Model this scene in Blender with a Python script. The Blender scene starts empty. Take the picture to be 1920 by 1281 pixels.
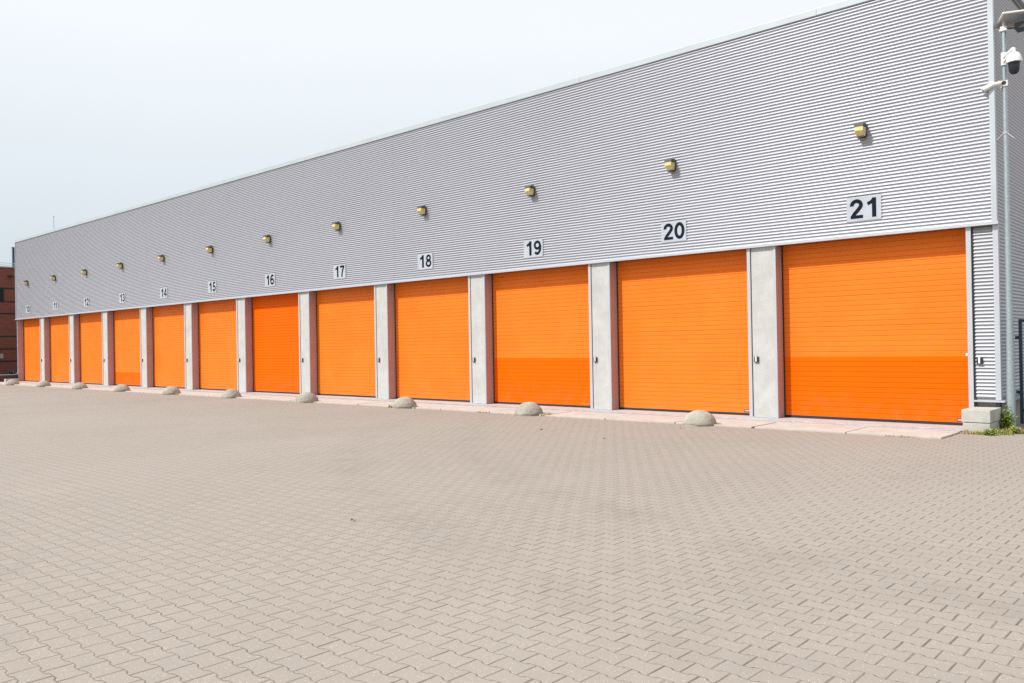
import bpy, bmesh, math, random
from mathutils import Vector, Matrix, noise
random.seed(7)
C = bpy.context.scene.collection
PI = math.pi
L = 4.25                     # bay width

# ---------------------------------------------------------------- materials
def nmat(name):
    m = bpy.data.materials.new(name); m.use_nodes = True
    nt = m.node_tree; b = nt.nodes['Principled BSDF']
    return m, nt, b
def N(nt, t, **k):
    n = nt.nodes.new(t)
    for a, v in k.items(): setattr(n, a, v)
    return n
def math_node(nt, op, a, b=None, c=None, clamp=False):
    n = nt.nodes.new('ShaderNodeMath'); n.operation = op; n.use_clamp = clamp
    for i, v in enumerate((a, b, c)):
        if v is None: continue
        if isinstance(v, (int, float)): n.inputs[i].default_value = v
        else: nt.links.new(v, n.inputs[i])
    return n.outputs[0]
def mixc(nt, fac, a, b):
    n = nt.nodes.new('ShaderNodeMix'); n.data_type = 'RGBA'
    for sock, v in ((n.inputs[0], fac), (n.inputs[6], a), (n.inputs[7], b)):
        if isinstance(v, (int, float)): sock.default_value = v
        elif isinstance(v, tuple): sock.default_value = (*v, 1)
        else: nt.links.new(v, sock)
    return n.outputs[2]
def ramp(nt, fac, stops):
    n = nt.nodes.new('ShaderNodeValToRGB'); e = n.color_ramp.elements
    while len(e) < len(stops): e.new(.5)
    for i, (p, c) in enumerate(stops):
        e[i].position = p; e[i].color = (c, c, c, 1) if isinstance(c, (int, float)) else (*c, 1)
    nt.links.new(fac, n.inputs[0]); return n.outputs[0]
def noise_tex(nt, vec, scale, detail=4, rough=.55, sc=None):
    if sc:
        mp = nt.nodes.new('ShaderNodeMapping'); mp.inputs['Scale'].default_value = sc
        nt.links.new(vec, mp.inputs[0]); vec = mp.outputs[0]
    n = nt.nodes.new('ShaderNodeTexNoise'); n.inputs['Scale'].default_value = scale
    n.inputs['Detail'].default_value = detail; n.inputs['Roughness'].default_value = rough
    nt.links.new(vec, n.inputs['Vector']); return n.outputs['Fac']
def geo_pos(nt):
    return nt.nodes.new('ShaderNodeNewGeometry').outputs['Position']
def bump(nt, b, h, strength=.5, dist=.01):
    n = nt.nodes.new('ShaderNodeBump'); n.inputs['Strength'].default_value = strength
    n.inputs['Distance'].default_value = dist; nt.links.new(h, n.inputs['Height'])
    nt.links.new(n.outputs[0], b.inputs['Normal'])

def simple(name, col, rough=.5, metal=0., var=.06, scale=3., bmp=0., spec=.5, sc=None):
    m, nt, b = nmat(name)
    P = geo_pos(nt)
    f = noise_tex(nt, P, scale, 5, .6, sc)
    lo = tuple(c*(1-var*1.6) for c in col); hi = tuple(min(1, c*(1+var)) for c in col)
    nt.links.new(mixc(nt, ramp(nt, f, [(.3, 0.), (.7, 1.)]), lo, hi), b.inputs['Base Color'])
    b.inputs['Roughness'].default_value = rough; b.inputs['Metallic'].default_value = metal
    b.inputs['Specular IOR Level'].default_value = spec
    if bmp: bump(nt, b, noise_tex(nt, P, 120, 4, .6), bmp, .004)
    return m

def concrete(name, col, stain=.25, streak=True, rough=.85, bmp=.5, fine=1.):
    m, nt, b = nmat(name); P = geo_pos(nt)
    f1 = noise_tex(nt, P, 2.2, 6, .62)
    f2 = noise_tex(nt, P, 26*fine, 6, .7)
    f3 = noise_tex(nt, P, 5., 5, .6, (2.2, 2.2, .35) if streak else None)
    c = mixc(nt, ramp(nt, f1, [(.35, 0.), (.68, 1.)]), tuple(x*(1-stain*.45) for x in col), col)
    c = mixc(nt, math_node(nt, 'MULTIPLY', ramp(nt, f2, [(.52, 0.), (.75, 1.)]), stain), c, tuple(x*.62 for x in col))
    c = mixc(nt, math_node(nt, 'MULTIPLY', ramp(nt, f3, [(.55, 0.), (.8, 1.)]), stain*.8), c, (col[0]*.66, col[1]*.64, col[2]*.55))
    v = N(nt, 'ShaderNodeTexVoronoi'); v.inputs['Scale'].default_value = 23; nt.links.new(P, v.inputs['Vector'])
    pit = ramp(nt, v.outputs['Distance'], [(.05, 1.), (.11, 0.)])
    c = mixc(nt, math_node(nt, 'MULTIPLY', pit, .45), c, tuple(x*.4 for x in col))
    nt.links.new(c, b.inputs['Base Color']); b.inputs['Roughness'].default_value = rough
    b.inputs['Specular IOR Level'].default_value = .25
    bump(nt, b, math_node(nt, 'SUBTRACT', noise_tex(nt, P, 45 if fine < 1 else 90, 6, .7), math_node(nt, 'MULTIPLY', pit, .6)), bmp, .006 if fine >= 1 else .014)
    return m

def paver_material():
    m, nt, b = nmat('paver_blocks'); P = geo_pos(nt)
    sep = N(nt, 'ShaderNodeSeparateXYZ'); nt.links.new(P, sep.inputs[0])
    M = lambda op, a, bb=None, c=None, clamp=False: math_node(nt, op, a, bb, c, clamp)
    # slow waviness of the laying so that rows are not ruler straight
    wob = noise_tex(nt, P, .55, 2, .5); wob2 = noise_tex(nt, P, 6., 2, .5)
    X0 = M('ADD', sep.outputs[0], M('MULTIPLY', M('SUBTRACT', wob2, .5), .012))
    Y0 = M('ADD', M('ADD', sep.outputs[1], M('MULTIPLY', M('SUBTRACT', wob, .5), .10)), M('MULTIPLY', M('SUBTRACT', wob2, .5), .008))
    Pd, W, a = .2015, .1400, .0088
    x = M('DIVIDE', M('SUBTRACT', X0, 47.528), Pd)
    v = M('DIVIDE', M('SUBTRACT', Y0, -13.883), W)
    nb = M('FLOOR', v)
    par = M('SUBTRACT', 1., M('MULTIPLY', M('PINGPONG', nb, 1.), 2.))        # (-1)^nb
    cosx = M('MULTIPLY', M('COSINE', M('MULTIPLY', x, 2*PI)), par)
    t = M('MAXIMUM', M('MINIMUM', M('MULTIPLY', cosx, 2.1), 1.), -1.)
    d = M('SUBTRACT', M('MULTIPLY', M('SUBTRACT', M('SUBTRACT', v, nb), .5), W), M('MULTIPLY', t, a))
    up = M('GREATER_THAN', d, 0.)
    row = M('ADD', nb, up)
    u = M('SUBTRACT', x, M('MULTIPLY', row, .5))
    cell = M('FLOOR', u)
    ru = M('ROUND', u)
    du = M('MULTIPLY', M('ABSOLUTE', M('SUBTRACT', u, ru)), Pd)
    dw = M('ABSOLUTE', d)
    # per joint opening: some joints tighter than others
    comb = N(nt, 'ShaderNodeCombineXYZ'); nt.links.new(ru, comb.inputs[0]); nt.links.new(row, comb.inputs[1])
    wn0 = N(nt, 'ShaderNodeTexWhiteNoise', noise_dimensions='2D'); nt.links.new(comb.outputs[0], wn0.inputs[0])
    comb2 = N(nt, 'ShaderNodeCombineXYZ'); nt.links.new(cell, comb2.inputs[0]); nt.links.new(row, comb2.inputs[1])
    wn = N(nt, 'ShaderNodeTexWhiteNoise', noise_dimensions='2D'); nt.links.new(comb2.outputs[0], wn.inputs[0])
    widj = M('ADD', .0021, M('MULTIPLY', wn0.outputs['Value'], .0038))
    low = noise_tex(nt, P, .33, 4, .6)
    mid = noise_tex(nt, P, 1.7, 4, .6)
    widw = M('ADD', .0006, M('MULTIPLY', M('MULTIPLY', wn.outputs['Value'], mid), .0036))
    j1 = M('SUBTRACT', du, widj); j2 = M('SUBTRACT', dw, widw)
    # the steep flanks of the wavy joint open up a little
    flank = M('SUBTRACT', 1., M('ABSOLUTE', t))
    j2 = M('SUBTRACT', j2, M('MULTIPLY', flank, .0034))
    j = M('MINIMUM', j1, j2)
    gap = ramp(nt, M('MULTIPLY', j, 200.), [(0., 1.), (.22, 0.)])          # dark inside the joint
    edge = ramp(nt, M('MULTIPLY', j, 100.), [(0., 0.), (.45, 1.)])         # chamfer
    # colours
    base = mixc(nt, wn.outputs['Value'], (0.292, 0.257, 0.229), (0.320, 0.284, 0.254))
    sepc = N(nt, 'ShaderNodeSeparateColor'); nt.links.new(wn.outputs['Color'], sepc.inputs[0])
    base = mixc(nt, M('MULTIPLY', ramp(nt, sepc.outputs[0], [(.72, 0.), (1., 1.)]), .40), base, (0.336, 0.276, 0.228))
    base = mixc(nt, M('MULTIPLY', ramp(nt, sepc.outputs[1], [(.72, 0.), (1., 1.)]), .35), base, (0.288, 0.276, 0.256))
    base = mixc(nt, ramp(nt, low, [(.36, 0.), (.66, .45)]), base, (0.352, 0.308, 0.276))
    base = mixc(nt, ramp(nt, mid, [(.52, 0.), (.85, .42)]), base, (0.248, 0.22, 0.188))
    # broad worn lanes where lorries turn
    lane = noise_tex(nt, P, .22, 3, .5, (1., .35, 1.))
    base = mixc(nt, ramp(nt, lane, [(.50, 0.), (.62, .22), (.72, 0.)]), base, (0.384, 0.34, 0.308))
    fine = noise_tex(nt, P, 260, 4, .75)
    base = mixc(nt, ramp(nt, fine, [(.40, .62), (.60, 0.)]), base, (.23, .195, .16))
    vor = N(nt, 'ShaderNodeTexVoronoi'); vor.inputs['Scale'].default_value = 95; nt.links.new(P, vor.inputs['Vector'])
    sv = N(nt, 'ShaderNodeSeparateColor'); nt.links.new(vor.outputs['Color'], sv.inputs[0])
    dot = M('MULTIPLY', ramp(nt, vor.outputs['Distance'], [(.18, 1.), (.34, 0.)]), ramp(nt, sv.outputs[0], [(.80, 0.), (.84, 1.)]))
    base = mixc(nt, M('MULTIPLY', dot, .6), base, (.72, .68, .62))
    dotd = M('MULTIPLY', ramp(nt, vor.outputs['Distance'], [(.18, 1.), (.34, 0.)]), ramp(nt, sv.outputs[1], [(.86, 0.), (.89, 1.)]))
    base = mixc(nt, M('MULTIPLY', dotd, .75), base, (.16, .12, .10))
    isj = M('LESS_THAN', j1, j2)
    fill = ramp(nt, noise_tex(nt, P, 3.1, 4, .7), [(.30, .45), (.62, 1.)])
    gstr = M('ADD', M('ADD', M('MULTIPLY', isj, .26), .60), M('MULTIPLY', flank, .34), None, True)
    gstr = M('MULTIPLY', gstr, fill)
    # tyre tracks curving over the yard
    trk = None
    for cx0, cy0, R in ((20., -32., 21.5), (20., -32., 23.4), (52., 6., 17.0), (52., 6., 18.9), (10., -2., 13.), (34., -40., 27.)):
        dx = M('SUBTRACT', sep.outputs[0], cx0); dy = M('SUBTRACT', sep.outputs[1], cy0)
        rd = M('SQRT', M('ADD', M('MULTIPLY', dx, dx), M('MULTIPLY', dy, dy)))
        k = M('MULTIPLY', ramp(nt, M('DIVIDE', M('ABSOLUTE', M('SUBTRACT', rd, R)), .45), [(.2, 1.), (1., 0.)]), ramp(nt, mid, [(.38, 0.), (.62, 1.)]))
        trk = k if trk is None else M('MAXIMUM', trk, k)
    base = mixc(nt, M('MULTIPLY', trk, .22), base, (.20, .175, .155))
    spot = ramp(nt, noise_tex(nt, P, .9, 5, .65), [(.66, 0.), (.74, 1.)])
    base = mixc(nt, M('MULTIPLY', spot, .22), base, (.19, .165, .14))
    base = mixc(nt, M('MULTIPLY', gap, gstr), base, (.085, .07, .055))
    nt.links.new(base, b.inputs['Base Color'])
    b.inputs['Roughness'].default_value = .88; b.inputs['Specular IOR Level'].default_value = .3
    h = M('ADD', M('MULTIPLY', edge, 1.), M('MULTIPLY', M('ADD', fine, M('MULTIPLY', wn.outputs['Value'], .6)), .16))
    bump(nt, b, h, .55, .005)
    return m

def brick_material():
    m, nt, b = nmat('red_brick'); P = geo_pos(nt)
    sp = N(nt, 'ShaderNodeSeparateXYZ'); nt.links.new(P, sp.inputs[0])
    cb = N(nt, 'ShaderNodeCombineXYZ')
    nt.links.new(math_node(nt, 'ADD', sp.outputs[1], sp.outputs[0]), cb.inputs[0]); nt.links.new(sp.outputs[2], cb.inputs[1])
    br = N(nt, 'ShaderNodeTexBrick'); nt.links.new(cb.outputs[0], br.inputs[0])
    br.inputs['Scale'].default_value = 1.; br.inputs['Brick Width'].default_value = .22; br.inputs['Row Height'].default_value = .062
    br.inputs['Mortar Size'].default_value = .006
    br.inputs['Color1'].default_value = (.24, .062, .038, 1); br.inputs['Color2'].default_value = (.17, .045, .032, 1); br.inputs['Mortar'].default_value = (.16, .09, .07, 1)
    nt.links.new(br.outputs['Color'], b.inputs['Base Color']); b.inputs['Roughness'].default_value = .9
    return m

def door_material(name, col, fade):
    m, nt, b = nmat(name); P = geo_pos(nt)
    f = noise_tex(nt, P, .9, 4, .6); g = noise_tex(nt, P, 2., 4, .6)
    c = mixc(nt, ramp(nt, f, [(.3, 0.), (.75, 1.)]), tuple(x*.955 for x in col), col)
    c = mixc(nt, ramp(nt, f, [(.35, 0.), (.8, fade)]), c, (.86, .235, .03))
    bd = noise_tex(nt, P, 1., 3, .7, (.03, .03, 1.7))
    c = mixc(nt, ramp(nt, bd, [(.38, .10), (.62, 0.)]), c, tuple(x*.6 for x in col))
    zz = N(nt, 'ShaderNodeSeparateXYZ'); nt.links.new(P, zz.inputs[0])
    gr = math_node(nt, 'MULTIPLY', ramp(nt, zz.outputs[2], [(.08, 1.), (.75, 0.)]), ramp(nt, noise_tex(nt, P, 4., 6, .7), [(.42, 0.), (.75, 1.)]))
    c = mixc(nt, math_node(nt, 'MULTIPLY', gr, .38), c, (.34, .17, .07))
    s = noise_tex(nt, P, 14., 5, .7)
    c = mixc(nt, ramp(nt, s, [(.64, 0.), (.9, .16)]), c, (.42, .14, .03))
    nt.links.new(c, b.inputs['Base Color'])
    nt.links.new(ramp(nt, g, [(.2, .45), (.9, .55)]), b.inputs['Roughness'])
    b.inputs['Specular IOR Level'].default_value = .22 if fade > .1 else .07
    bump(nt, b, noise_tex(nt, P, 1.4, 2, .5), .25, .02)
    return m

def cladding_material(name, col):
    m, nt, b = nmat(name); P = geo_pos(nt)
    f = noise_tex(nt, P, .5, 5, .6); s = noise_tex(nt, P, 3.5, 5, .65, (1.6, 1.6, .12))
    c = mixc(nt, ramp(nt, f, [(.3, 0.), (.7, 1.)]), tuple(x*.965 for x in col), col)
    c = mixc(nt, ramp(nt, s, [(.5, 0.), (.85, .14)]), c, tuple(x*.72 for x in col))
    nt.links.new(c, b.inputs['Base Color'])
    b.inputs['Roughness'].default_value = .42; b.inputs['Metallic'].default_value = .35
    return m

M_ = {}
M_['paver'] = paver_material()
M_['slab'] = concrete('apron_concrete', (.50, .455, .415), .42, False, .85, .5)
M_['sill'] = concrete('sill_concrete', (.43, .415, .395), .22, False)
M_['pillar'] = concrete('pillar_concrete', (.50, .503, .488), .40, True, .8, .35)
M_['block'] = concrete('block_concrete', (.50, .49, .45), .62, True, .9, .8)
M_['bollard'] = concrete('bollard_concrete', (.44, .41, .35), .75, False, .95, 1.2, .55)
M_['plinth'] = concrete('plinth_concrete', (0.288, 0.276, 0.256), .3)
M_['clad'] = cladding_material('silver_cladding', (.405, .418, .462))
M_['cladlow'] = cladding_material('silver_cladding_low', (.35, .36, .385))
M_['trim'] = simple('pale_metal_trim', (.45, .475, .515), .45, .2, .04, 2.)
M_['flash'] = simple('roof_flashing_metal', (.43, .475, .50), .42, .15, .05, 1.3)
M_['reveal'] = simple('reveal_bounce_tint', (.42, .27, .255), .55, .0, .05, 2.)  # shade and orange bounce from the doors put into the reveal's base colour
M_['door'] = door_material('orange_door', (.84, .172, .009), .35)
M_['doornew'] = door_material('fresh_orange_door', (.85, .122, .0), .0)
M_['rubber'] = simple('black_rubber', (.018, .017, .018), .7)
M_['dark'] = simple('dark_gap', (.05, .05, .055), .8)
M_['galv'] = simple('galvanised_steel', (.36, .43, .45), .42, .55, .14, 28., .2)
M_['drain'] = simple('drain_steel', (.50, .52, .56), .38, .6, .12, 6.)
M_['plate'] = simple('plate_white', (.41, .44, .485), .7, 0, .05, spec=.2)
M_['ink'] = simple('number_ink', (.012, .017, .028), .9, 0, .03, spec=.02)
M_['black'] = simple('black_housing', (.022, .024, .026), .45)
M_['hood'] = simple('grey_hood', (.10, .105, .11), .5)
M_['white'] = simple('white_plastic', (.70, .70, .69), .35, 0, .04)
M_['greyp'] = simple('grey_panel', (.36, .34, .33), .6, 0, .06)
M_['label'] = simple('purple_label', (.055, .015, .07), .4)
M_['gate'] = simple('gate_paint', (.035, .055, .085), .5, .1, .08)
M_['brick'] = brick_material()
M_['band'] = simple('dark_brick_band', (.022, .018, .022), .8)
M_['soil'] = simple('soil', (.07, .05, .035), .95, 0, .3, 20., .8)
M_['blue'] = simple('blue_cladding', (.06, .085, .14), .5, .2, .06)
M_['cap'] = simple('planter_cap', (.30, .32, .30), .6)
M_['planter'] = simple('planter_dark', (.075, .055, .05), .85, 0, .2, 8.)
M_['roof'] = simple('roof_felt', (.20, .20, .20), .9)

def glass_yellow():
    m, nt, b = nmat('yellow_lamp_glass'); P = geo_pos(nt)
    f = noise_tex(nt, P, 14., 3, .6)
    nt.links.new(mixc(nt, ramp(nt, f, [(.35, 0.), (.65, 1.)]), (.66, .45, .09), (.70, .62, .34)), b.inputs['Base Color'])
    b.inputs['Roughness'].default_value = .12; b.inputs['Coat Weight'].default_value = .6
    return m
M_['yglass'] = glass_yellow()
def dark_glass(name, col=(.01, .012, .016), r=.06):
    m, nt, b = nmat(name); P = geo_pos(nt)
    nt.links.new(mixc(nt, noise_tex(nt, P, 3.), col, tuple(c*1.4 for c in col)), b.inputs['Base Color'])
    b.inputs['Roughness'].default_value = r; return m
M_['dglass'] = dark_glass('dark_glass'); M_['lens'] = dark_glass('lens_glass', (.02, .02, .02)); M_['solar'] = dark_glass('solar_glass', (.02, .035, .07), .15)
M_['pglass'] = dark_glass('panel_window', (.22, .27, .27), .2)
def leafmat(name, a, c2):
    m, nt, b = nmat(name); P = geo_pos(nt)
    oi = N(nt, 'ShaderNodeNewGeometry')
    f = noise_tex(nt, P, 22., 3, .7)
    f2 = math_node(nt, 'ADD', math_node(nt, 'MULTIPLY', f, .5), math_node(nt, 'MULTIPLY', oi.outputs['Random Per Island'], .5))
    nt.links.new(mixc(nt, ramp(nt, f2, [(.25, 0.), (.75, 1.)]), a, c2), b.inputs['Base Color'])
    b.inputs['Roughness'].default_value = .55
    b.inputs['Transmission Weight'].default_value = 0
    return m
M_['leaf'] = leafmat('weed_leaf', (.10, .17, .012), (.34, .42, .035))
M_['grass'] = leafmat('dry_grass', (.17, .24, .02), (.48, .40, .14))
M_['drygrass'] = leafmat('straw_grass', (.26, .17, .06), (.52, .40, .20))
M_['darkleaf'] = leafmat('dark_leaf', (.02, .05, .03), (.06, .10, .06))
M_['petal'] = leafmat('purple_petal', (.10, .05, .34), (.32, .24, .60))
M_['stem'] = simple('stem_green', (.10, .13, .04), .7)
M_['deadleaf'] = simple('dead_leaf', (.07, .045, .03), .8, 0, .3, 30.)

# ---------------------------------------------------------------- mesh builder
class MB:
    def __init__(s): s.bm = bmesh.new()
    def box(s, x0, x1, y0, y1, z0, z1, bev=0., mat=None):
        t = bmesh.new()
        bmesh.ops.create_cube(t, size=1)
        bmesh.ops.scale(t, vec=(x1-x0, y1-y0, z1-z0), verts=t.verts)
        if bev: bmesh.ops.bevel(t, geom=t.edges[:], offset=bev, segments=2, profile=.6, affect='EDGES')
        bmesh.ops.translate(t, vec=((x0+x1)/2, (y0+y1)/2, (z0+z1)/2), verts=t.verts)
        if mat is not None: t.transform(mat)
        s.merge(t); return s
    def merge(s, t):
        me = bpy.data.meshes.new('tmp'); t.to_mesh(me); t.free(); s.bm.from_mesh(me); bpy.data.meshes.remove(me)
    def tube(s, a, b, r0, r1=None, seg=12, caps=True):
        a, b = Vector(a), Vector(b); r1 = r0 if r1 is None else r1
        d = (b-a); t = bmesh.new()
        bmesh.ops.create_cone(t, cap_ends=caps, segments=seg, radius1=r0, radius2=r1, depth=d.length)
        q = Vector((0, 0, 1)).rotation_difference(d.normalized())
        t.transform(Matrix.Translation((a+b)/2) @ q.to_matrix().to_4x4()); s.merge(t); return s
    def lathe(s, prof, c=(0, 0, 0), seg=32, mat=None):
        t = bmesh.new(); rings = []
        for r, z in prof:
            if r < 1e-5: rings.append([t.verts.new((0, 0, z))])
            else: rings.append([t.verts.new((r*math.cos(2*PI*i/seg), r*math.sin(2*PI*i/seg), z)) for i in range(seg)])
        for A, B in zip(rings, rings[1:]):
            for i in range(seg):
                j = (i+1) % seg
                if len(A) == 1 and len(B) == 1: continue
                if len(A) == 1: t.faces.new((A[0], B[j], B[i]))
                elif len(B) == 1: t.faces.new((A[i], A[j], B[0]))
                else: t.faces.new((A[i], A[j], B[j], B[i]))
        bmesh.ops.recalc_face_normals(t, faces=t.faces)
        if mat is not None: t.transform(mat)
        t.transform(Matrix.Translation(c)); s.merge(t); return s
    def faces(s, pts, fs):
        v = [s.bm.verts.new(p) for p in pts]
        for f in fs: s.bm.faces.new([v[i] for i in f])
        return s
    def build(s, name, mat, parent=None, smooth=False, label=None, loc=None):
        me = bpy.data.meshes.new(name)
        if smooth:
            for f in s.bm.faces: f.smooth = True
            if smooth == 'auto':
                for e in s.bm.edges:
                    if len(e.link_faces) == 2 and e.calc_face_angle(0) > math.radians(38): e.smooth = False
        s.bm.to_mesh(me); s.bm.free()
        me.materials.append(mat)
        o = bpy.data.objects.new(name, me); C.objects.link(o)
        if parent: o.parent = parent
        if label: o['label'] = label
        if loc: o.location = loc
        return o
def tag(o, label=None, cat=None, group=None, kind=None):
    if label: o['label'] = label
    if cat: o['category'] = cat
    if group: o['group'] = group
    if kind: o['kind'] = kind
    return o
def empty(name, loc=(0, 0, 0)):
    o = bpy.data.objects.new(name, None); o.location = loc; o.empty_display_size = .2; C.objects.link(o); return o
def copy_tree(o, parent=None):
    c = o.copy(); C.objects.link(c); c.parent = parent
    for ch in list(o.children): copy_tree(ch, c)
    return c

# corrugated sheet running along x (facade) or y (end wall)
PITCH, DEP = .0643, .0255
def corr(a0, a1, z0, z1, base, axis='x', out=-1, phase=0.):
    """crests stand out by DEP from plane 'base' on the side 'out'"""
    mb = MB(); n = int(round((z1-z0)/PITCH*8)); rows = []
    for i in range(n+1):
        z = z0+(z1-z0)*i/n
        ph = 2*PI*((z-3.69)/PITCH)+phase
        w = math.cos(ph); w = max(-1., min(1., w*1.08+.06))
        d = base+out*DEP*.5*(1+w)
        if axis == 'x': rows.append(((a0, d, z), (a1, d, z)))
        else: rows.append(((d, a0, z), (d, a1, z)))
    V = [mb.bm.verts.new(p) for r in rows for p in r]
    for i in range(n):
        f = (V[2*i], V[2*i+1], V[2*i+3], V[2*i+2])
        if axis == 'x': mb.bm.faces.new(f)
        else: mb.bm.faces.new(f)
    return mb

# ---------------------------------------------------------------- ground
mb = MB()
mb.faces([(-600, -600, 0), (900, -600, 0), (900, 900, 0), (-600, 900, 0)], [(0, 1, 2, 3)])
tag(mb.build('ground', M_['paver']), kind='structure')

# concrete apron slabs along the doors (one strip of slabs with open joints)
mb = MB()
x = 46.62; first = True
joints = [46.80, 45.25, 43.50, 41.80, 40.05]
while joints[-1] > -4: joints.append(joints[-1]-1.75)
rr = random.Random(3)
for a, b in zip(joints[1:], joints):
    g0 = .034 if abs(a-43.5) < .01 else rr.choice([.012, .018, .022])
    g1 = .026 if abs(b-43.5) < .01 else rr.choice([.005, .009])
    dz = rr.uniform(0, .010)
    mb.box(a+g0, b-g1, -1.87+rr.uniform(-.006, .006), -.795, -.10, .026+dz, .007)
tag(mb.build('pavement', M_['slab'], label=None), kind='structure')
mb = MB(); mb.box(-3.82, 46.76, -.345, .5, -.10, .030, .004); tag(mb.build('pavement', M_['sill']), kind='structure')
mb = MB(); mb.box(-3.82, 46.76, -.79, -.60, -.10, .022, .004); tag(mb.build('pavement', M_['sill']), kind='structure')
mb = MB()
mb.box(-3.8, 46.76, -.595, -.56, -.08, .030, .002).box(-3.8, 46.76, -.385, -.35, -.08, .034, .002)
mb.box(-3.8, 46.76, -.555, -.39, -.08, .020)
tag(mb.build('drain_channel', M_['drain']), 'long galvanised steel drain channel set in the concrete in front of the orange doors', 'drain channel')
mb = MB(); mb.faces([(-3.9, -1.865, .004), (46.74, -1.865, .004), (46.74, .3, .004), (-3.9, .3, .004)], [(0, 1, 2, 3)])
tag(mb.build('soil', M_['soil']), kind='structure')

# ---------------------------------------------------------------- warehouse
W = empty('warehouse'); tag(W, 'long silver corrugated warehouse with a row of twelve orange garage doors', 'warehouse')
XL, XR = -3.82, 47.24
ZD, ZT = 3.69, 8.17
# upper front cladding in overlapping sheets
mb = MB(); x = XL+.03; i = 0
while x < XR-.04:
    x2 = min(x+8.45+(.37 if i % 2 else 0), XR-.03)
    t = corr(x, x2+(.0 if x2 > XR-.1 else .05), ZD-.01, ZT+.02, 0.0-(.0015*(i % 2)), 'x', -1)
    me = bpy.data.meshes.new('t'); t.bm.to_mesh(me); t.bm.free(); mb.bm.from_mesh(me); bpy.data.meshes.remove(me)
    x = x2; i += 1
mb.build('front_cladding', M_['clad'], W, smooth=True)
corr(.02, 24, .56, ZT+.02, 47.20, 'y', 1).build('end_cladding', M_['clad'], W, smooth=True)
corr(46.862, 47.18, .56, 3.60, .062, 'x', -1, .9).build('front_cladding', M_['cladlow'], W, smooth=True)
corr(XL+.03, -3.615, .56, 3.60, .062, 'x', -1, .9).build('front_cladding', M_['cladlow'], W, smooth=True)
# core volumes
mb = MB()
mb.box(XL+.04, 47.195, .36, 24, -.1, 8.05)
mb.box(XL+.04, 47.195, .02, .36, 3.70, 8.05)
mb.box(46.77, 47.195, .075, .36, .5, 3.70)
mb.box(XL+.04, -3.61, .075, .36, .5, 3.70)
mb.build('wall', M_['plinth'], W)
mb = MB(); mb.box(XL-.02, 47.255, .0, 24.02, 8.06, 8.12); mb.build('roof', M_['roof'], W)
# parapet flashing
mb = MB()
x = XL-.05; k = 0
while x < 47.30:
    x2 = min(x+6.0, 47.302); mb.box(x, x2-.004, -.050, .24, ZT, ZT+.137+.0*(k % 2), .004); x = x2; k += 1
y = .245
while y < 24:
    mb.box(47.02, 47.302, y, min(y+6, 24.05)-.004, ZT, ZT+.137, .004); y += 6
mb.build('roof_flashing', M_['flash'], W)
# drip trim
mb = MB(); x = XL-.10
while x < 47.28:
    x2 = min(x+6.05, 47.285); mb.box(x, x2-.003, -.058, .03, 3.632, 3.646, .002); mb.box(x, x2-.003, -.058, -.052, 3.647, 3.688); mb.box(x, x2-.003, -.0515, .0, 3.676, 3.689); x = x2
mb.build('drip_trim', M_['trim'], W)
mb = MB(); mb.box(XL+.04, 47.19, -.0, .30, 3.648, 3.674); mb.build('soffit', M_['dark'], W)
# corner trims
mb = MB(); mb.box(47.175, 47.262, -.040, .06, 3.690, ZT-.002, .003); mb.build('corner_trim', M_['flash'], W)
mb = MB(); mb.box(47.175, 47.262, .020, .11, .535, 3.630, .003); mb.build('corner_trim', M_['trim'], W)
mb = MB(); mb.box(XL-.02, XL+.045, -.040, .06, 3.690, ZT-.002, .003); mb.build('corner_trim', M_['flash'], W)
mb = MB(); mb.box(XL-.02, XL+.03, .020, .10, .535, 3.630, .003); mb.build('corner_trim', M_['trim'], W)
# base ledge + plinth at the two ends
mb = MB(); mb.box(46.84, 47.325, -.02, .13, .498, .530, .002).box(47.20, 47.325, .135, 24, .498, .530, .002); mb.build('base_ledge', M_['trim'], W)
mb = MB(); mb.box(XL-.04, -3.61, -.02, .13, .498, .530, .002); mb.build('base_ledge', M_['trim'], W)
mb = MB(); mb.box(46.86, 47.16, .09, .5, -.1, .497, .004).box(47.0, 47.16, .51, 24, -.1, .497); mb.build('plinth', M_['plinth'], W)
mb = MB(); mb.box(XL+.06, -3.615, .09, .5, -.1, .497, .004); mb.build('plinth', M_['plinth'], W)

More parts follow.
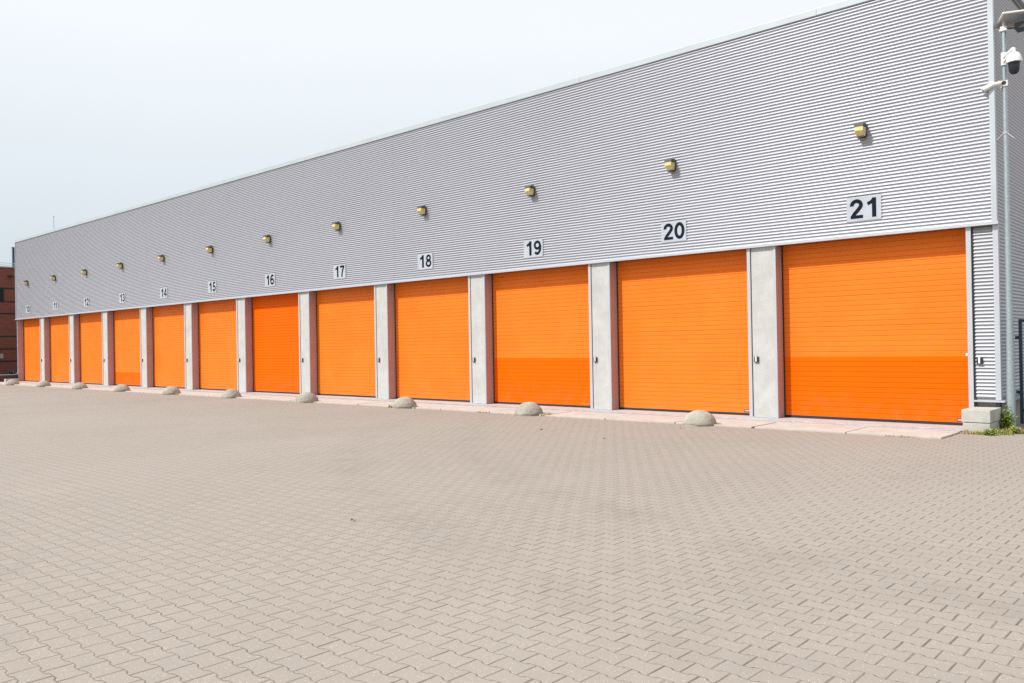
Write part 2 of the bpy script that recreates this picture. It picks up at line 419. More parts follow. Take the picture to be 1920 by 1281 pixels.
# doors ----------------------------------------------------------------
RIB, DY = .1017, .31
def door_panel(x0, x1, z0, z1, seed):
    """sectional door skin: V grooves every RIB, deeper at section joints"""
    mb = MB(); prof = []
    n = int(round((z1-z0)/RIB)); z = z0
    prof.append((z0, 0.))
    for i in range(1, n+1):
        z = min(z0+i*RIB, z1)
        if z >= z1-.01: break
        sec = (round((z-.06)/RIB) % 6 == 0)
        w, d = (.0070, .012) if sec else (.0055, .0095)
        prof += [(z-w-.003, 0.), (z-w, .0012), (z, d), (z+w, .0012), (z+w+.003, 0.)]
    prof.append((z1, 0.))
    V = []
    for z, d in prof:
        V.append((mb.bm.verts.new((x0, DY+d, z)), mb.bm.verts.new((x1, DY+d, z))))
    for A, B in zip(V, V[1:]): mb.bm.faces.new((A[0], A[1], B[1], B[0]))
    return mb
DOORS = {}
for n in range(10, 22):
    xr = (n-10)*L; xl = xr-3.602
    newsec = {16: 6, 21: 2, 19: 2, 13: 1}.get(n, 0)
    z0 = .085; zs = z0+newsec*6*RIB
    if n == 16: d = door_panel(xl+.02, xr-.004, z0, 3.66, n).build('garage_door', M_['doornew'], W, label='saturated deep orange garage door under number 16')
    else:
        d = door_panel(xl+.02, xr-.004, zs, 3.66, n).build('garage_door', M_['door'], W)
        if newsec:
            d['label'] = 'orange garage door with deeper orange bottom sections under number %d' % n
            door_panel(xl+.02, xr-.004, z0, zs, n).build('lower_panel', M_['doornew'], d, label='deeper orange replacement bottom section')
    mb = MB(); mb.box(xl+.012, xr-.004, DY-.004, DY+.03, .032, .084, .003); mb.build('bottom_seal', M_['rubber'], d)
    mb = MB(); mb.box(xl+.001, xl+.024, DY-.018, DY+.03, .034, 3.645); mb.build('side_seal', M_['rubber'], d)
    if n >= 17:
        lab = MB(); lab.box(xr-.285, xr-.115, DY-.006, DY-.001, .105, .160, .001); lo = lab.build('maker_label', M_['label'], d)
        mb = MB(); mb.box(xr-.268, xr-.130, DY-.0085, DY-.0065, .120, .146); mb.build('lettering', M_['plate'], lo)
    DOORS[n] = d
mb = MB(); mb.box(46.712, 46.7485, .004, .055, 1.318, 1.366, .004); mb.build('sensor', M_['white'], DOORS[21])

# pillars ---------------------------------------------------------------
def pillar(x0, i):
    p = MB(); p.box(x0+.094, x0+.648-.058, .014, .34, .0, 3.631, .005)
    p.box(x0+.02, x0+.09, .06, .34, .0, 3.631)
    po = p.build('pillar', M_['pillar'], W, smooth=False)
    a = MB(); a.box(x0, x0+.074, .0, .034, .032, 3.631, .002); a.box(x0+.001, x0+.012, .036, DY+.03, .032, 3.631); a.build('edge_trim', M_['trim'], po)
    g = MB(); g.box(x0+.0745, x0+.0935, .036, .06, .032, 3.630); g.build('expansion_joint', M_['dark'], po)
    b = MB(); b.box(x0+.648-.057, x0+.648, .0, .016, .032, 3.631, .002); b.build('edge_trim', M_['trim'], po)
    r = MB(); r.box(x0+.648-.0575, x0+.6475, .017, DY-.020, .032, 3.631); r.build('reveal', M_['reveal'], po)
    s = MB(); s.box(x0-.012, x0+.655, -.03, .013, .030, .050, .003); s.build('base_plate', M_['drain'], po)
    return po
for k in range(0, 11): pillar(k*L, k)
# end reveals
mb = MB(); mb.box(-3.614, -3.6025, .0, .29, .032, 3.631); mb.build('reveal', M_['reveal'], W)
mb = MB(); mb.box(46.75, 46.832, .0, .034, .30, 3.631, .002).box(46.751, 46.765, .036, DY+.03, .032, 3.631).box(46.75, 46.832, .0, .034, .032, .298, .002); mb.build('edge_trim', M_['trim'], W)
mb = MB(); mb.box(46.834, 46.860, .040, .075, .03, 3.62); mb.build('expansion_joint', M_['dark'], W)

# number plates -----------------------------------------------------------
def arc(cx, cy, rx, ry, a0, a1, n=22):
    return [(cx+rx*math.cos(math.radians(a0+(a1-a0)*i/n)), cy+ry*math.sin(math.radians(a0+(a1-a0)*i/n))) for i in range(n+1)]
S1 = .198
GLYPH = {
 '0': [(arc(.35, .5, .255, .412, 0, 360, 40), S1, True)],
 '1': [([(.46, 0), (.46, 1)], .212, False), ([(.43, .91), (.34, .80), (.13, .70)], .178, False)],
 '2': [(arc(.34, .70, .232, .212, 190, -32, 26)+[(.40, .42), (.22, .24), (.14, .10)], S1, False), ([(.03, .085), (.67, .085)], .17, False)],
 '3': [(arc(.33, .725, .205, .190, 168, -82, 24), .182, False), (arc(.335, .300, .240, .213, 85, -170, 26), .192, False), ([(.24, .53), (.36, .53)], .13, False)],
 '4': [([(.47, .96), (.10, .33)], .14, False), ([(.02, .285), (.69, .285)], .155, False), ([(.49, 0), (.49, 1)], .175, False)],
 '5': [([(.15, .915), (.63, .915)], .178, False), ([(.205, .92), (.155, .50)], .15, False), (arc(.335, .325, .245, .237, 140, -165, 28), .192, False)],
 '6': [(arc(.365, .325, .235, .235, 0, 360, 36), .182, True), (arc(.385, .50, .285, .412, 48, 205, 24), .192, False)],
 '7': [([(.03, .918), (.67, .918)], .178, False), ([(.60, .90), (.43, .62), (.33, .33), (.29, 0)], .18, False)],
 '8': [(arc(.35, .735, .200, .182, 0, 360, 32), .165, True), (arc(.35, .300, .245, .212, 0, 360, 36), .172, True)],
}
GLYPH['9'] = [([(.70-x, 1-y) for x, y in p], w, c) for p, w, c in GLYPH['6']]
def digits_mesh(txt):
    mb = MB(); H = .372; layer = 0; adv = .775; tot = (adv*(len(txt)-1)+.70)
    if txt == '11': adv = .66; tot = adv+.70
    for ci, ch in enumerate(txt):
        ox = ci*adv-tot/2
        for pts, w, closed in GLYPH[ch]:
            n = len(pts)-(1 if closed else 0); yy = -.0006-layer*.00012; layer += 1
            P2 = [Vector((p[0], p[1])) for p in pts[:n]]; Lr = []
            for i in range(n):
                a_ = P2[(i-1) % n] if (closed or i > 0) else P2[i]; b_ = P2[(i+1) % n] if (closed or i < n-1) else P2[i]
                t = (b_-a_).normalized(); nn = Vector((-t.y, t.x)); Lr.append((P2[i]+nn*w/2, P2[i]-nn*w/2))
            for i in range(n if closed else n-1):
                q = [Lr[i][0], Lr[(i+1) % n][0], Lr[(i+1) % n][1], Lr[i][1]]
                mb.faces([((v.x+ox)*H, yy, (v.y-.5)*H) for v in q], [(0, 1, 2, 3)])
    bmesh.ops.remove_doubles(mb.bm, verts=mb.bm.verts, dist=.00003)
    me = bpy.data.meshes.new('numerals'); mb.bm.to_mesh(me); mb.bm.free(); return me
GX = 1.785
for n in range(10, 22):
    cx = (n-10)*L-GX+.015
    s = empty('number_plate', (cx, -.030, 4.185))
    tag(s, 'white plate with dark number %d on the cladding above its orange door' % n, 'number sign', 'numbered plates above the doors')
    mb = MB(); mb.box(-.33, .33, .0, .003, -.235, .235, .001); mb.box(-.30, -.26, .004, .023, -.2, .2).box(.26, .30, .004, .023, -.2, .2); mb.build('plate', M_['plate'], s)
    me = digits_mesh(str(n)); me.materials.clear(); me.materials.append(M_['ink'])
    o = bpy.data.objects.new('numerals', me); C.objects.link(o); o.parent = s; o.location = (.01, -.0025, .005)

# wall lamps -----------------------------------------------------------
def wall_lamp():
    s = empty('wall_lamp'); s.scale = (.93, 1.12, .86)
    mb = MB()
    # slanted hood
    mb.faces([(-.092, 0, .155), (.092, 0, .155), (.092, -.19, .135), (-.092, -.19, .135), (-.092, 0, .10), (.092, 0, .10), (.092, -.19, .082), (-.092, -.19, .082)],
             [(0, 3, 2, 1), (4, 5, 6, 7), (0, 4, 7, 3), (1, 2, 6, 5), (3, 7, 6, 2), (0, 1, 5, 4)])
    mb.build('hood', M_['hood'], s)
    mb = MB(); mb.box(-.085, .085, -.035, .0, -.13, .098, .006).box(-.075, .075, -.115, .0, -.150, -.131, .004)
    mb.build('housing', M_['black'], s)
    mb = MB(); mb.tube((.06, -.10, .135), (.06, -.02, .160), .028, .028, 10).tube((.093, -.11, .09), (.105, -.11, .09), .022, .022, 10); mb.build('hinge', M_['black'], s)
    mb = MB()
    w1, w0 = .084, .070
    pts = [(-w1, -.037, .080), (w1, -.037, .080), (w1, -.185, .080), (-w1, -.185, .080),
           (-w1, -.037, -.02), (w1, -.037, -.02), (w1, -.190, -.01), (-w1, -.190, -.01),
           (-w0, -.037, -.117), (w0, -.037, -.117), (w0, -.120, -.117), (-w0, -.120, -.117)]
    mb.faces(pts, [(0, 3, 2, 1), (3, 7, 6, 2), (2, 6, 5, 1), (0, 4, 7, 3), (7, 11, 10, 6), (6, 10, 9, 5), (4, 8, 11, 7), (8, 9, 10, 11), (0, 1, 5, 4), (4, 5, 9, 8)])
    mb.build('glass', M_['yglass'], s)
    return s
lamp0 = wall_lamp()
for n in range(10, 22):
    o = lamp0 if n == 10 else copy_tree(lamp0)
    o.location = ((n-10)*L-GX+.02, -.024, 5.67)
    tag(o, 'yellow glass wall lamp with black hood on the cladding above number %d' % n, 'wall lamp', 'lamps along the facade')

# key switches -----------------------------------------------------------
def key_switch():
    s = empty('key_switch')
    mb = MB(); mb.box(-.048, .048, -.038, .0, -.062, .062, .014); mb.build('box', M_['black'], s)
    mb = MB(); mb.box(-.017, .015, -.046, -.0385, -.048, .062, .003); mb.build('cover', M_['white'], s)
    return s
ks = key_switch(); first = True
for k in range(0, 12):
    o = ks if k == 0 else copy_tree(ks)
    if k < 11:
        o.location = (k*L+.185, .013, 1.262)
        tag(o, 'small black and white key switch on the pillar between doors %d and %d' % (10+k, 11+k), 'key switch', 'key switches beside the doors')
    else:
        o.location = (46.93, .042, 1.232)
        tag(o, 'small black and white key switch on the corrugated strip right of door 21', 'key switch', 'key switches beside the doors')

# bollards -----------------------------------------------------------
bx = [1.46, 5.98, 10.61, 15.18, 19.66, 24.14, 28.73, 33.35, 37.83, 42.35]
where = ['beside the low brick wall, leftmost of the row', 'in front of the pillar between doors 10 and 11', 'in front of the left edge of door 12',
         'in front of the left half of door 13', 'in front of the right half of door 14', 'in front of the right corner of door 15', 'in front of the pillar between doors 16 and 17',
         'in front of the left corner of door 18', 'in front of the middle of door 19', 'before the right half of door 20, largest of all']
for i, x in enumerate(bx):
    mb = MB(); prof = [(.0, .305)]
    for j in range(1, 37):
        a = PI/2*(1-j/36.); prof.append((.335*math.cos(a)*1.0, (.300*math.sin(a)+.004)))
    prof.append((.332, -.06)); mb.lathe(prof, (0, 0, 0), 96)
    sd = Vector((i*3.1, i*1.7, 0))
    for v in mb.bm.verts:
        n_ = noise.fractal(v.co*9+sd, .8, 2., 5)*.022+noise.noise(v.co*2.2+sd)*.028
        n_ += (noise.fractal(v.co*26+sd, .7, 2., 3))*.011
        v.co *= 1+n_
        if v.co.z < .03: v.co.x *= .965; v.co.y *= .965
    o = mb.build('concrete_bollard', M_['bollard'], smooth=True, loc=(x, -1.84+random.uniform(-.02, .02), .0))
    o.rotation_euler.z = random.uniform(0, 6)
    tag(o, 'rough domed concrete bollard '+where[i], 'bollard', 'dome bollards along the apron')

# stacked blocks at the right end ----------------------------------------
mb = MB(); mb.box(46.835, 47.255, -.76, .02, .0, .186, .010)
for v in mb.bm.verts: v.co += noise.noise_vector(v.co*4)*.004
tag(mb.build('concrete_block', M_['block']), 'weathered concrete block at the foot of the stack right of door 21', 'concrete block', 'stacked concrete blocks')
mb = MB(); mb.box(46.82, 47.262, -.765, .02, .196, .410, .010)
for v in mb.bm.verts: v.co += noise.noise_vector(v.co*4+Vector((3, 1, 2)))*.004
tag(mb.build('concrete_block', M_['block']), 'stained pale concrete block, the upper of the two right of door 21', 'concrete block', 'stacked concrete blocks')
mb = MB(); mb.box(-3.75, -3.42, -.72, -.03, .0, .195, .012)
tag(mb.build('concrete_block', M_['sill']), 'low pinkish concrete block at the far left end of the warehouse', 'concrete block')

# mast with cameras ----------------------------------------------------
px_, py_ = 47.405, .05
mast = empty('mast', (px_, py_, 0)); tag(mast, 'tall galvanised steel mast standing at the right corner of the warehouse', 'mast')
mb = MB(); mb.lathe([(.0, -.1), (.070, -.1), (.070, .3), (.066, .8), (.055, 1.75), (.049, 3.3), (.043, 5.25), (.037, 7.02), (0, 7.02)], (0, 0, 0), 24)
mb.build('pole', M_['galv'], mast, smooth='auto')
mb = MB(); mb.box(-.022, .022, -.074, -.066, .26, .40, .004); mb.build('hatch', M_['galv'], mast)
mb = MB(); mb.tube((0, 0, 5.195), (0, 0, 5.235), .052, .052, 20)
for sx, sy in ((-1, -.25), (1, -.25), (1, .35), (-1, .35)):
    mb.tube((sx*.025, sy*.12, 5.215), (sx*.135, sy*.22, 5.10), .007, .006, 8)
    mb.tube((sx*.05, -.03, 5.215), (sx*.085, -.045, 5.232), .008, .008, 8)
mb.build('clamp', M_['drain'], mast)
# solar flood light on top
sl = empty('solar_light', (px_, py_, 7.02)); tag(sl, 'flat white solar panel light on top of the galvanised mast', 'solar light')
T = Matrix.Translation((.315, .09, .165)) @ Matrix.Rotation(math.radians(22.6), 4, 'Z') @ Matrix.Rotation(math.radians(-3), 4, 'X')
mb = MB(); mb.box(-.41, .41, -.325, .325, -.016, .016, .012, T); mb.build('frame', M_['white'], sl)
mb = MB(); mb.box(-.385, .385, -.30, .30, -.0195, -.0168, 0, T); mb.build('back_panel', M_['greyp'], sl)
mb = MB(); mb.box(-.26, -.02, -.20, .02, -.0225, -.020, 0, T).box(.08, .36, -.26, .24, -.0225, -.020, 0, T); mb.build('window', M_['pglass'], sl)
mb = MB(); mb.box(-.385, .385, -.30, .30, .0168, .0195, 0, T); mb.build('solar_cells', M_['solar'], sl)
mb = MB(); mb.box(-.045, .055, -.05, .05, -.03, .055, .006).tube((-.06, -.045, -.01), (.065, -.045, -.01), .016, .016, 10).tube((0, 0, .05), (.0, .0, .155), .024, .024, 10); mb.build('bracket', M_['white'], sl)
mb = MB(); mb.box(.19, .50, -.14, .10, -.075, .040, .012); mb.build('lamp_head', M_['black'], sl)
mb = MB(); mb.tube((.03, 0, .02), (.22, -.03, -.02), .014, .014, 8); mb.build('arm', M_['black'], sl)
# dome camera
dc = empty('dome_camera', (px_, py_, 6.5)); tag(dc, 'white dome security camera with dark globe hanging off the mast', 'security camera')
mb = MB(); mb.box(-.040, .045, -.062, -.044, -.105, .115, .006); mb.build('mount_plate', M_['white'], dc)
mb = MB()
cap = Vector((.176, -.13, -.03))
mb.tube((.0, -.07, .02), (.155, -.12, .125), .022, .028, 12).tube((.155, -.12, .125), (.176, -.13, .115), .030, .034, 12).tube((.176, -.13, .03), (.176, -.13, .13), .036, .030, 16).tube((.0, -.07, -.06), (.10, -.10, .07), .014, .014, 10)
mb.build('arm', M_['white'], dc, smooth='auto')
mb = MB(); mb.lathe([(.0, .095), (.04, .092), (.075, .07), (.103, .03), (.120, -.02), (.127, -.085), (.122, -.092), (.0, -.088)], tuple(cap), 32); mb.build('housing', M_['white'], dc, smooth='auto')
mb = MB(); mb.lathe([(.0, -.088), (.098, -.089), (.092, -.13), (.088, -.16), (.086, -.215), (.070, -.262), (.04, -.287), (0, -.294)], tuple(cap), 32); mb.build('globe', M_['dglass'], dc, smooth='auto')
# bullet camera
bc = empty('bullet_camera', (px_, py_, 6.08)); tag(bc, 'small white bullet security camera pointing down left from the mast', 'security camera')
mb = MB(); mb.box(-.075, .058, -.058, -.044, -.052, .045, .004).box(-.075, .058, .044, .056, -.052, .045, .004).tube((-.066, -.06, 0), (-.066, .06, 0), .008, .008, 8).tube((.05, -.06, 0), (.05, .06, 0), .008, .008, 8); mb.build('mount_plate', M_['white'], bc)
mb = MB(); mb.tube((.0, -.0585, .006), (.0, -.064, .006), .036, .036, 20); mb.build('socket', M_['rubber'], bc)
mb = MB(); mb.tube((-.07, -.075, .008), (-.165, -.10, .0), .034, .032, 16).tube((-.05, -.06, .008), (-.09, -.08, .008), .042, .042, 16); mb.build('joint', M_['white'], bc, smooth='auto')
mb = MB(); mb.tube((-.150, -.10, .004), (-.310, -.145, -.075), .040, .040, 20); mb.tube((-.140, -.10, .028), (-.335, -.15, -.062), .033, .030, 12); mb.build('body', M_['white'], bc, smooth='auto')
mb = MB(); mb.tube((-.3105, -.1452, -.0753), (-.314, -.146, -.077), .034, .034, 20); mb.build('lens', M_['lens'], bc)

# gate ---------------------------------------------------------------
gt = empty('metal_gate', (47.33, 1.02, 0)); tag(gt, 'dark blue grey steel bar gate beside the end wall behind the mast', 'gate')
mb = MB(); mb.box(.02, .075, -.025, .025, .05, 1.97, .004).box(1.30, 1.355, -.025, .025, .05, 1.97, .004).box(.076, 1.299, -.022, .022, 1.915, 1.965, .004).box(.076, 1.299, -.022, .022, .27, .32, .004); mb.build('frame', M_['gate'], gt)
b0 = None
for i in range(10):
    mb = MB(); mb.box(-.011, .011, -.011, .011, .321, 1.914, .002); mb.build('bar', M_['gate'], gt, loc=(.175+i*.112, 0, 0))
mb = MB(); mb.box(-.04, .018, -.012, .012, 1.60, 1.66, .003).box(-.04, .018, -.012, .012, .60, .66, .003); mb.build('hinge', M_['gate'], gt)

# brick building on the far left ----------------------------------------
BX = -12.75
bb = empty('brick_building', (BX, 0, 0)); tag(bb, 'dark red brick building with black bands beyond the left end of the warehouse', 'building')
mb = MB(); mb.box(-14, 0, -9, 12, -.1, 7.50); mb.build('wall', M_['brick'], bb)
mb = MB()
for z in (6.10, 5.19, 4.386, 2.838, 1.985, 1.154): mb.box(-.02, .006, -9.0, 12.0, z-.05, z+.05)
mb.build('band', M_['band'], bb)
mb = MB(); mb.box(-14.05, .05, -9.05, 12.05, 7.502, 7.585, .01); mb.build('coping', M_['cap'], bb)
mb = MB(); mb.box(.0, .03, -.60, 1.93, 5.245, 6.045); wo = mb.build('window', M_['dglass'], bb)
mb = MB()
for y in (-.62, .2, 1.05, 1.90): mb.box(.0, .045, y, y+.05, 5.243, 6.047)
mb.build('frame', M_['band'], wo)
mb = MB(); mb.box(.0, .03, -.6, 1.88, 1.36, 1.66, .005); mb.build('plaque', M_['greyp'], bb)
mb = MB(); mb.box(.0, .16, 2.20, 2.50, 6.90, 6.99, .01); mb.build('vent', M_['band'], bb)
mb = MB()
for z in (7.74, 7.88): mb.tube((-.6, -9, z), (-.6, 4.0, z), .018, .018, 8)
for i in range(9): mb.tube((-.6, -8.6+i*1.27, 7.58), (-.6, -8.6+i*1.27, 7.88), .016, .016, 8)
mb.build('railing', M_['drain'], bb)
ru = empty('rooftop_unit', (-14., 3.9, 7.585)); tag(ru, 'blue ribbed plant room standing on the roof of the brick building', 'rooftop unit')
mb = MB(); mb.box(-.22, 0, -.97, 2.2, .0, 1.44)
mb.build('housing', M_['blue'], ru)
mb = MB()
for i in range(14): mb.box(.001, .03, -.95, 2.18, .05+i*.098, .10+i*.098)
mb.build('louvre', M_['gate'], ru)
mb = MB(); mb.box(-.25, .05, -1.0, 2.25, 1.441, 1.49, .005); mb.build('roof', M_['blue'], ru)
# low planter wall
pl = empty('planter_wall', (-4.2, 0, 0)); tag(pl, 'low dark brick planter wall with pale cap at the foot of the brick building', 'planter wall')
mb = MB(); mb.box(-.24, 0, -9, .16, -.05, .395); mb.build('wall', M_['planter'], pl)
mb = MB(); mb.box(-.28, .03, -9, .19, .396, .436, .006); mb.build('cap', M_['cap'], pl)
mb = MB(); mb.box(-8.5, -.25, -9, 6, -.05, .33); mb.build('soil', M_['soil'], pl)

# ---------------------------------------------------------------- plants
def leaf(mb, c, d, up, ln, w):
    d = d.normalized(); s = d.cross(up); s = s.normalized() if s.length > 1e-4 else Vector((1, 0, 0))
    n = s.cross(d).normalized()
    mb.faces([c, c+d*ln*.35+s*w+n*w*.25, c+d*ln-n*w*.4, c+d*ln*.35-s*w+n*w*.25], [(0, 1, 2), (0, 2, 3)])
def rv(r): return Vector((r.uniform(-1, 1), r.uniform(-1, 1), r.uniform(-1, 1)))
def bush(name, loc, w, dp, h, n, lab, cat, mat, seed, ln=(.03, .06), group=None, flowers=None, mat2=None):
    r = random.Random(seed); root = empty(name, loc)
    tag(root, lab, cat, group)
    f = MB(); st = MB(); tips = []
    for i in range(max(4, n//26)):
        a = r.uniform(0, 2*PI); q = r.uniform(.2, 1)
        tip = Vector((math.cos(a)*w*q, math.sin(a)*dp*q, h*r.uniform(.45, 1)*(1-.35*q))); b0 = Vector((tip.x*.25, tip.y*.25, -.01))
        mid = (b0+tip)/2+Vector((0, 0, .06*h)); st.tube(b0, mid, .005, .004, 5).tube(mid, tip, .004, .002, 5)
        tips.append((b0, mid, tip))
        for k in range(26):
            t = r.random(); p = b0.lerp(mid, t*2) if t < .5 else mid.lerp(tip, t*2-1)
            p = p+rv(r)*.035
            p.z = max(p.z, .005)
            dd = Vector((r.uniform(-1, 1), r.uniform(-1, 1), r.uniform(-.2, .9))); l_ = r.uniform(*ln)
            leaf(f, p, dd, Vector((0, 0, 1)), l_, l_*r.uniform(.22, .38))
    f.build('foliage', mat, root); st.build('stem', M_['stem'], root)
    if flowers:
        g = MB()
        for i in range(flowers):
            b0, mid, tip = r.choice(tips); p = tip+rv(r)*.05
            for k in range(5):
                a = 2*PI*k/5; leaf(g, p, Vector((math.cos(a), math.sin(a), .5)), Vector((0, 0, 1)), .055, .028)
        g.build('flowers', M_['petal'], root)
    return root
def tuft(name, loc, w, h, n, lab, mat, seed, group=None, ly=None):
    r = random.Random(seed); mb = MB(); ly = ly or w
    for i in range(n):
        a = r.uniform(0, 2*PI); q = math.sqrt(r.random()); b = Vector((math.cos(a)*w*q, math.sin(a)*ly*q, -.005))
        hh = h*r.uniform(.35, 1)*(1-.4*q); lean = Vector((r.uniform(-1, 1), r.uniform(-1, 1), 0))*hh*.7
        wd = r.uniform(.0025, .006); sd = Vector((-lean.y, lean.x, 0)); sd = sd.normalized()*wd if sd.length > 1e-5 else Vector((wd, 0, 0))
        m = b+lean*.35+Vector((0, 0, hh*.65)); t = b+lean+Vector((0, 0, hh))
        mb.faces([b-sd, b+sd, m+sd*.7, m-sd*.7, t], [(0, 1, 2, 3), (3, 2, 4)])
        if r.random() < .35: leaf(mb, m, rv(r)+Vector((0, 0, .3)), Vector((0, 0, 1)), r.uniform(.02, .04), r.uniform(.006, .012))
    o = mb.build(name, mat, loc=loc); tag(o, lab, 'weed', group); return o
bush('leafy_weed', (47.33, -.02, 0), .17, .16, .52, 620, 'bushy green weed growing between the stacked concrete blocks and the mast', 'weed', M_['leaf'], 1, (.035, .075))
bush('leafy_weed', (47.52, -.36, 0), .13, .10, .14, 340, 'low bright green weed at the foot of the galvanised mast', 'weed', M_['leaf'], 2, (.025, .05))
bush('leafy_weed', (47.28, -.86, 0), .12, .07, .12, 300, 'low green weed creeping out at the front right corner of the blocks', 'weed', M_['leaf'], 5, (.025, .05))
bush('leafy_weed', (47.95, .75, 0), .55, .16, .30, 520, 'dark green weeds under the steel gate', 'weed', M_['darkleaf'], 6, (.03, .07))
G_ = 'weed tufts by the bollards'
tuft('grass_tuft', (47.42, -.60, 0), .17, .16, 260, 'yellow green grass tuft in front of the galvanised mast', M_['grass'], 11, ly=.10)
tuft('grass_tuft', (47.75, -.22, 0), .30, .18, 420, 'straw coloured grass tuft right of the galvanised mast', M_['drygrass'], 12, ly=.16)
tuft('grass_tuft', (47.10, -.83, 0), .14, .11, 150, 'thin grass in front of the lower concrete block', M_['grass'], 13, ly=.04)
tuft('grass_tuft', (46.92, -.84, 0), .07, .13, 50, 'dry grass wisps at the front left corner of the lower concrete block', M_['drygrass'], 14, ly=.04)
SC1 = tuft('grass_tuft', (46.65, -1.25, .0), .18, .05, 130, 'dead grass scattered over the slab end left of the concrete blocks', M_['drygrass'], 15, ly=.25)
SC2 = tuft('grass_tuft', (46.2, -1.89, .0), .30, .05, 90, 'dead grass at the front edge of the last slab', M_['drygrass'], 16, ly=.05)
for o in (SC1, SC2): o['kind'] = 'stuff'; o['category'] = 'grass'
def bt(i, dx, dy, w, h, n, lab, m='grass'):
    tuft('weed_tuft', (bx[i]+dx, -1.87+dy, 0), w, h, n, lab, M_[m], 30+i*3+int(dx > 0), None)
bt(7, -.42, -.10, .10, .15, 90, 'green weed tuft at the left foot of the dome bollard by door 18')
bt(7, .44, .02, .05, .16, 35, 'pale weed sprig at the right foot of the dome bollard by door 18')
bt(6, -.46, -.02, .05, .26, 45, 'tall thin weed left of the dome bollard between doors 16 and 17')
bt(6, .42, -.05, .12, .10, 60, 'dry weed tuft right of the dome bollard between doors 16 and 17', 'drygrass')
bt(8, .50, .08, .14, .15, 90, 'green weed tuft right of the dome bollard by door 19')
bt(4, .48, -.02, .16, .13, 70, 'weed tuft right of the dome bollard by door 14')
bt(9, .40, .12, .06, .10, 30, 'small weed sprig right of the dome bollard by door 20', 'drygrass')
tuft('weed_tuft', (45.32, -.80, .018), .07, .02, 60, 'yellow moss tuft in the slab joint before door 21', M_['grass'], 77, ly=.04)
tuft('weed_tuft', (36.35, -1.90, 0), .22, .04, 70, 'thin weeds along the slab edge left of the bollard by door 19', M_['grass'], 78, ly=.03)
bush('flowering_plant', (-5.5, .25, .33), .32, .36, .42, 420, 'purple flowering plant in the planter by the brick building', 'plant', M_['darkleaf'], 9, (.05, .09), flowers=60)

# a few dead leaves lying on the paving
for (x, y, s, lab) in ((44.33, -11.77, .035, 'single dark dead leaf on the open paving left of centre'), (40.28, -4.27, .07, 'flat brown leaf on the paving before doors 19 and 20'), (42.21, -4.85, .04, 'small dark leaf on the paving before door 20'), (42.4, -2.65, .03, 'tiny dark leaf on the paving in front of the largest bollard')):
    mb = MB(); r = random.Random(int(x*10))
    pts = [Vector((math.cos(a)*s*(1 if k % 2 else .65), math.sin(a)*s*.6*(1 if k % 2 else .7), .006+r.random()*.018)) for k, a in enumerate([2*PI*j/8 for j in range(8)])]
    mb.faces(pts+[Vector((0, 0, .012))], [(i, (i+1) % 8, 8) for i in range(8)])
    o = mb.build('dead_leaf', M_['deadleaf'], loc=(x, y, .001)); o.rotation_euler.z = r.uniform(0, 6); tag(o, lab, 'leaf')

# roof antenna
an = MB(); an.tube((0, 0, -.1), (0, 0, .88), .018, .014, 8).tube((0, 0, .85), (.0, .0, .93), .035, .035, 8).tube((-.06, 0, .86), (.06, 0, .90), .012, .012, 6)
o = an.build('antenna', M_['drain'], loc=(2.05, .10, 8.15)); tag(o, 'thin antenna mast on the roof edge above doors 10 and 11', 'antenna')

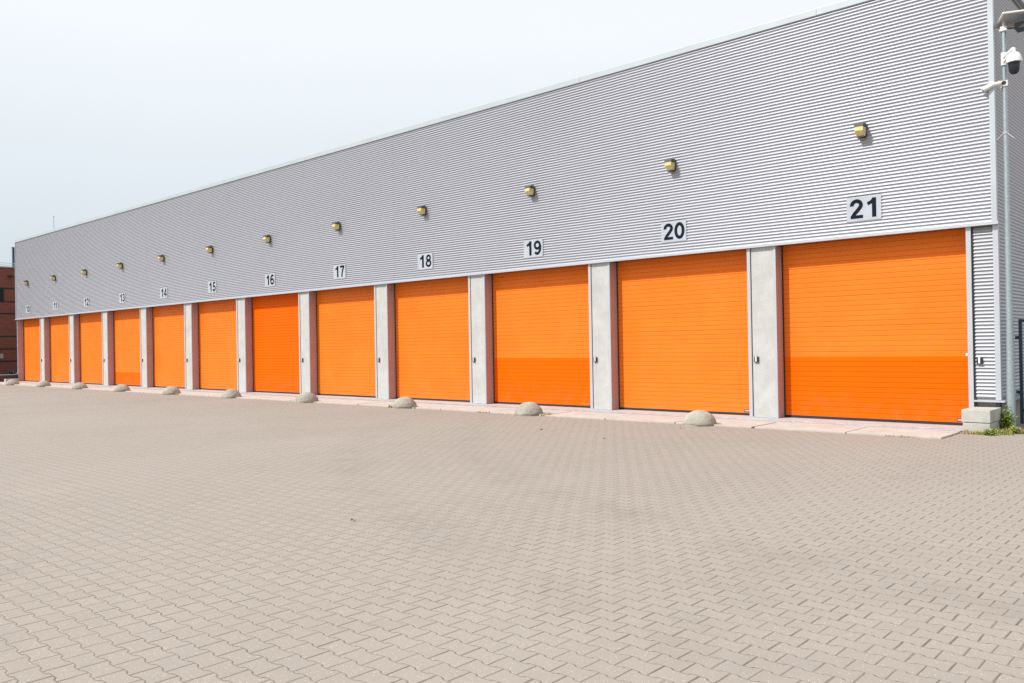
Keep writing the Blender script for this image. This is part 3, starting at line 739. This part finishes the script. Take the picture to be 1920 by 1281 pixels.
# ---------------------------------------------------------------- light
sun = bpy.data.lights.new('sun', 'SUN'); sun.energy = 4.8; sun.angle = math.radians(.8); sun.color = (1., .968, .925)
so = bpy.data.objects.new('sun', sun); C.objects.link(so)
d = Vector((.49, 1.0, -1.25)).normalized()
so.rotation_euler = d.to_track_quat('-Z', 'Y').to_euler(); so.location = (20, -40, 40)
elev = math.asin(-d.z); az = math.atan2(-d.x, -d.y)      # clockwise from +Y
w = bpy.data.worlds.new('World'); bpy.context.scene.world = w; w.use_nodes = True
nt = w.node_tree; bg = nt.nodes['Background']
sky = N(nt, 'ShaderNodeTexSky'); sky.sky_type = 'NISHITA'; sky.sun_disc = False
sky.sun_elevation = elev; sky.sun_rotation = az; sky.dust_density = 6.; sky.air_density = 1.2; sky.ozone_density = 1.
bg.inputs['Strength'].default_value = .12
tc = N(nt, 'ShaderNodeTexCoord'); sp = N(nt, 'ShaderNodeSeparateXYZ'); nt.links.new(tc.outputs['Generated'], sp.inputs[0])
haze = ramp(nt, sp.outputs[2], [(0., (5.5, 6.25, 6.8)), (.10, (6.3, 7.0, 7.55)), (.34, (8.4, 8.8, 9.1)), (1., (8.7, 8.95, 9.1))])
nz = noise_tex(nt, tc.outputs['Generated'], 1.6, 4, .5)
mx = mixc(nt, ramp(nt, nz, [(.2, .84), (.8, .90)]), sky.outputs[0], haze)
nt.links.new(mx, bg.inputs['Color'])

# ---------------------------------------------------------------- camera
yaw, pitch, roll = -0.7416448511572022, 0.004329139381001761, -0.01729519969482026
cy, sy, cp, sp_ = math.cos(yaw), math.sin(yaw), math.cos(pitch), math.sin(pitch)
f = Vector((sy*cp, cy*cp, sp_)); r = Vector((cy, -sy, 0)); u = r.cross(f)
c_, s_ = math.cos(roll), math.sin(roll); r2 = c_*r+s_*u; u2 = -s_*r+c_*u
cam = bpy.data.cameras.new('camera'); co = bpy.data.objects.new('camera', cam); C.objects.link(co)
Mx = Matrix(((r2.x, u2.x, -f.x), (r2.y, u2.y, -f.y), (r2.z, u2.z, -f.z))).to_4x4()
Mx.translation = Vector((11.971351182085547, -3.9125230852141053, 0.38912135160281947))*L
co.matrix_world = Mx
cam.sensor_width = 36; cam.lens = 1570/1920*36; cam.clip_start = .1; cam.clip_end = 3000
sc = bpy.context.scene; sc.camera = co
sc.view_settings.view_transform = 'Standard'; sc.view_settings.look = 'None'; sc.view_settings.gamma = 1; sc.view_settings.exposure = 0
sc.render.engine = 'CYCLES'; sc.cycles.max_bounces = 8; sc.cycles.diffuse_bounces = 5
sc.cycles.use_denoising = False; sc.cycles.use_adaptive_sampling = False; sc.cycles.sample_clamp_indirect = 4.
